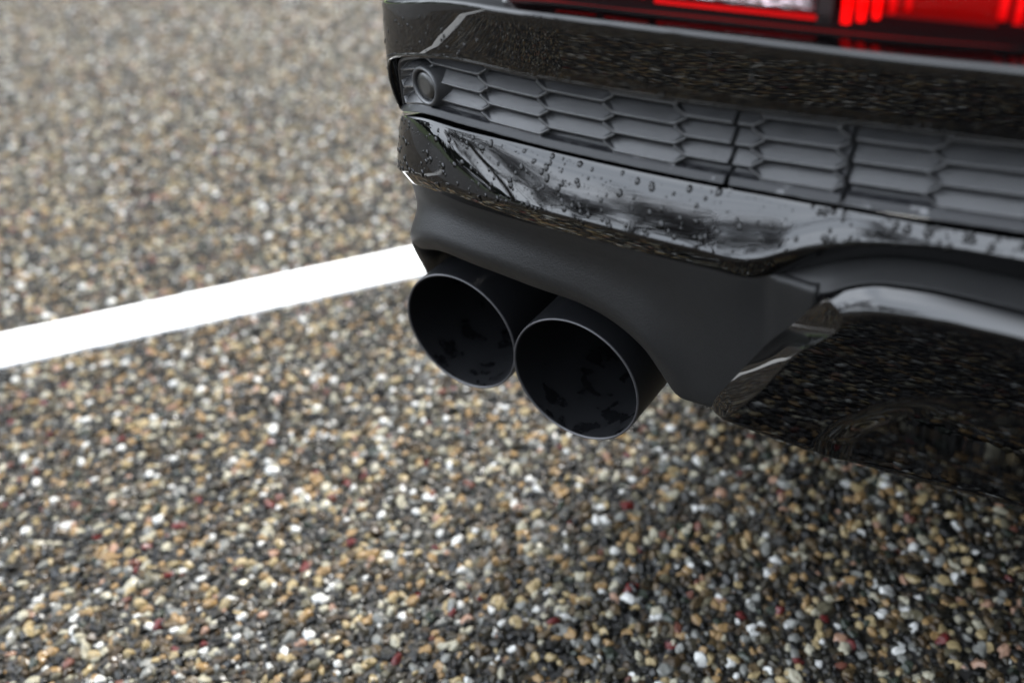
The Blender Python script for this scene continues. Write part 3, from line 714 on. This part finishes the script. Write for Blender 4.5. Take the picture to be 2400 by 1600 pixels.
# --- tail lamp: dark housing, red and clear elements, clear cover
UL = np.linspace(-.60, .098, 150)
def lamp_d(z): return .004-.10*(z-.568)**1.0*.25   # lamp face leans in slightly with height
zlow = hermite([-.2, -.15, -.1, 0, .04, .098], [.5685, .5672, .5660, .5657, .5652, .5660], np.clip(UL, -.2, .098))
def lamp_patch(name, u, z0, z1, off, mat, parent, ret=.006, nz=6):
    rows_ = []
    for s in np.linspace(0, 1, nz):
        z = z0+(z1-z0)*s; rows_.append(surf(u, lamp_d(z)+off, z))
    bk = surf(u, lamp_d(z0)+off-ret, z0); tk = surf(u, lamp_d(z1)+off-ret, z1)
    P = np.array([bk]+rows_+[tk]).transpose(1, 0, 2)
    e0 = P[0].copy(); e0[:, 1] += ret; e1_ = P[-1].copy(); e1_[:, 1] += ret
    P = np.concatenate([[e0], P, [e1_]])
    return own(grid(name, P, mat), parent)
z9 = np.full_like(UL, .70)
lamp = lamp_patch('tail_light', UL, zlow, z9, -.004, RED_DARK, car, .01)
lamp_patch('lower_red_band', UL, zlow+.0006, zlow+.0030, -.0022, RED_MID, lamp, .001)
def xu(x): return .09-x
def rect(name, x0, x1, z0, z1, off, mat, n=24, ret=.0015):
    u_ = np.linspace(xu(x1), xu(x0), n); return lamp_patch(name, u_, np.full(n, z0), np.full(n, z1), off, mat, lamp, ret)
rect('reversing_lens', .080, .1515, .5762, .60, -.0016, CLEAR)
for k in range(6): rect('lens_rib', .081, .151, .5775+k*.0036, .5792+k*.0036, .0002, CLEAR, ret=.0022)
rect('red_outline', .0765, .1535, .5728, .5745, -.0012, RED_LINE)
rect('red_outline', .0765, .0785, .5745, .60, -.0012, RED_LINE)
rect('red_outline', .048, .0715, .5745, .5760, -.0012, RED_LINE)
rect('red_outline', .020, .043, .5740, .5752, -.0012, RED_LINE)
rect('reflector', .052, .070, .5775, .60, -.0016, CLEAR)
rect('lamp_divider', .1535, .1600, zlow[0]+.003, .60, .0005, RUBBER)
for k in range(5):                  # lit light guides
    x0 = .1635+k*.0064; w0 = .0036-.0005*k
    zb0 = .5725+.0016*k+(0.0012 if k > 2 else 0)
    rr_ = surf(np.array([xu(x0), xu(x0+w0)]), -.001, zb0)
    rect('light_guide', x0, x0+w0, zb0, .60, -.0010, RED_LIT if k < 3 else RED_LINE, 6, .002)
rect('inner_reflector', .1655, .2235, .5770, .60, -.0028, RED_MID)
for k in range(5):
    x0 = .2235+k*.0056; rect('light_guide', x0, x0+.0032, .5800-.0010*min(k, 3), .60, -.0010, RED_LIT if k > 1 else RED_LINE, 6, .002)
lamp_patch('lamp_cover', UL, zlow-.0004, z9+.002, .0015, COVER, lamp, .004)

# --- rain drops
def drops(name, P, parent, n, smin, smax, ifun, nrm_flip=1, seed=1, flat=.42):
    r4 = np.random.default_rng(seed); ni, nj = P.shape[:2]
    bm = bmesh.new(); bmesh.ops.create_icosphere(bm, subdivisions=2, radius=1)
    bv = np.array([q.co[:] for q in bm.verts]); bf = [tuple(x.index for x in q.verts) for q in bm.faces]; bm.free()
    V = []; F = []; made = 0; tries = 0
    while made < n and tries < n*40:
        tries += 1
        i, j = ifun(r4)
        if i < 0 or i >= ni-1.001 or j < 0 or j >= nj-1.001: continue
        i0, j0 = int(i), int(j); fi, fj = i-i0, j-j0
        p = (1-fi)*(1-fj)*P[i0, j0]+fi*(1-fj)*P[i0+1, j0]+(1-fi)*fj*P[i0, j0+1]+fi*fj*P[i0+1, j0+1]
        nn_ = np.cross(P[i0+1, j0]-P[i0, j0], P[i0, j0+1]-P[i0, j0]); l_ = np.linalg.norm(nn_)
        if l_ < 1e-12: continue
        nn_ = nn_/l_*nrm_flip
        s = smin+(smax-smin)*r4.random()**2.8
        t1 = np.cross(nn_, [0, 0, 1]); t1 /= np.linalg.norm(t1)+1e-9; t2 = np.cross(t1, nn_)
        el = 1+.5*r4.random()*(s > smax*.4)
        q = bv*np.array([s*r4.uniform(.85, 1.1), s*el, s*flat])
        q = q+np.stack([r4.normal(0, .05)*s*bv[:, 1]**2, -.2*s*(el-1)*abs(bv[:, 0]), 0*bv[:, 0]], 1)
        b_ = len(V); V += list(p+q[:, :1]*t1+q[:, 1:2]*t2+q[:, 2:]*nn_); F += [tuple(x+b_ for x in ff) for ff in bf]; made += 1
    ob = own(link(name, mesh(name, V, F), WATER), parent); ob['kind'] = 'stuff'; return ob
def u_idx(u): return float(np.interp(u, U, np.arange(len(U))))
nsec = LP.shape[1]
# faces of the lip section that look outwards: indices 11 .. about nsec-14
def lip_pick(r_):
    k = r_.random()
    u = r_.uniform(.05, .222) if k < .55 else r_.uniform(-.22, .08)
    if r_.random() < .12: u = r_.uniform(-.7, -.2)
    return u_idx(u), r_.uniform(10.2, 17.5) if r_.random() < .92 else r_.uniform(15, 23)

PF = 1   # sign that makes a section's normals point out of the car
WATER = DROP
drops('water_drops', LP, lip, 900, .0003, .0019, lip_pick, -1, 3)
PP = panel_P = surf(U[:, None], SECP[..., 0], SECP[..., 1])
def pan_pick(r_):
    u = r_.uniform(.12, .225) if r_.random() < .7 else r_.uniform(-.2, .14)
    return u_idx(u), r_.uniform(11, PP.shape[1]-9)
drops('water_drops', PP, panel, 300, .00025, .0012, pan_pick, -1, 5)
def band_pick(r_):
    return u_idx(r_.uniform(-.7, -.08)), 0
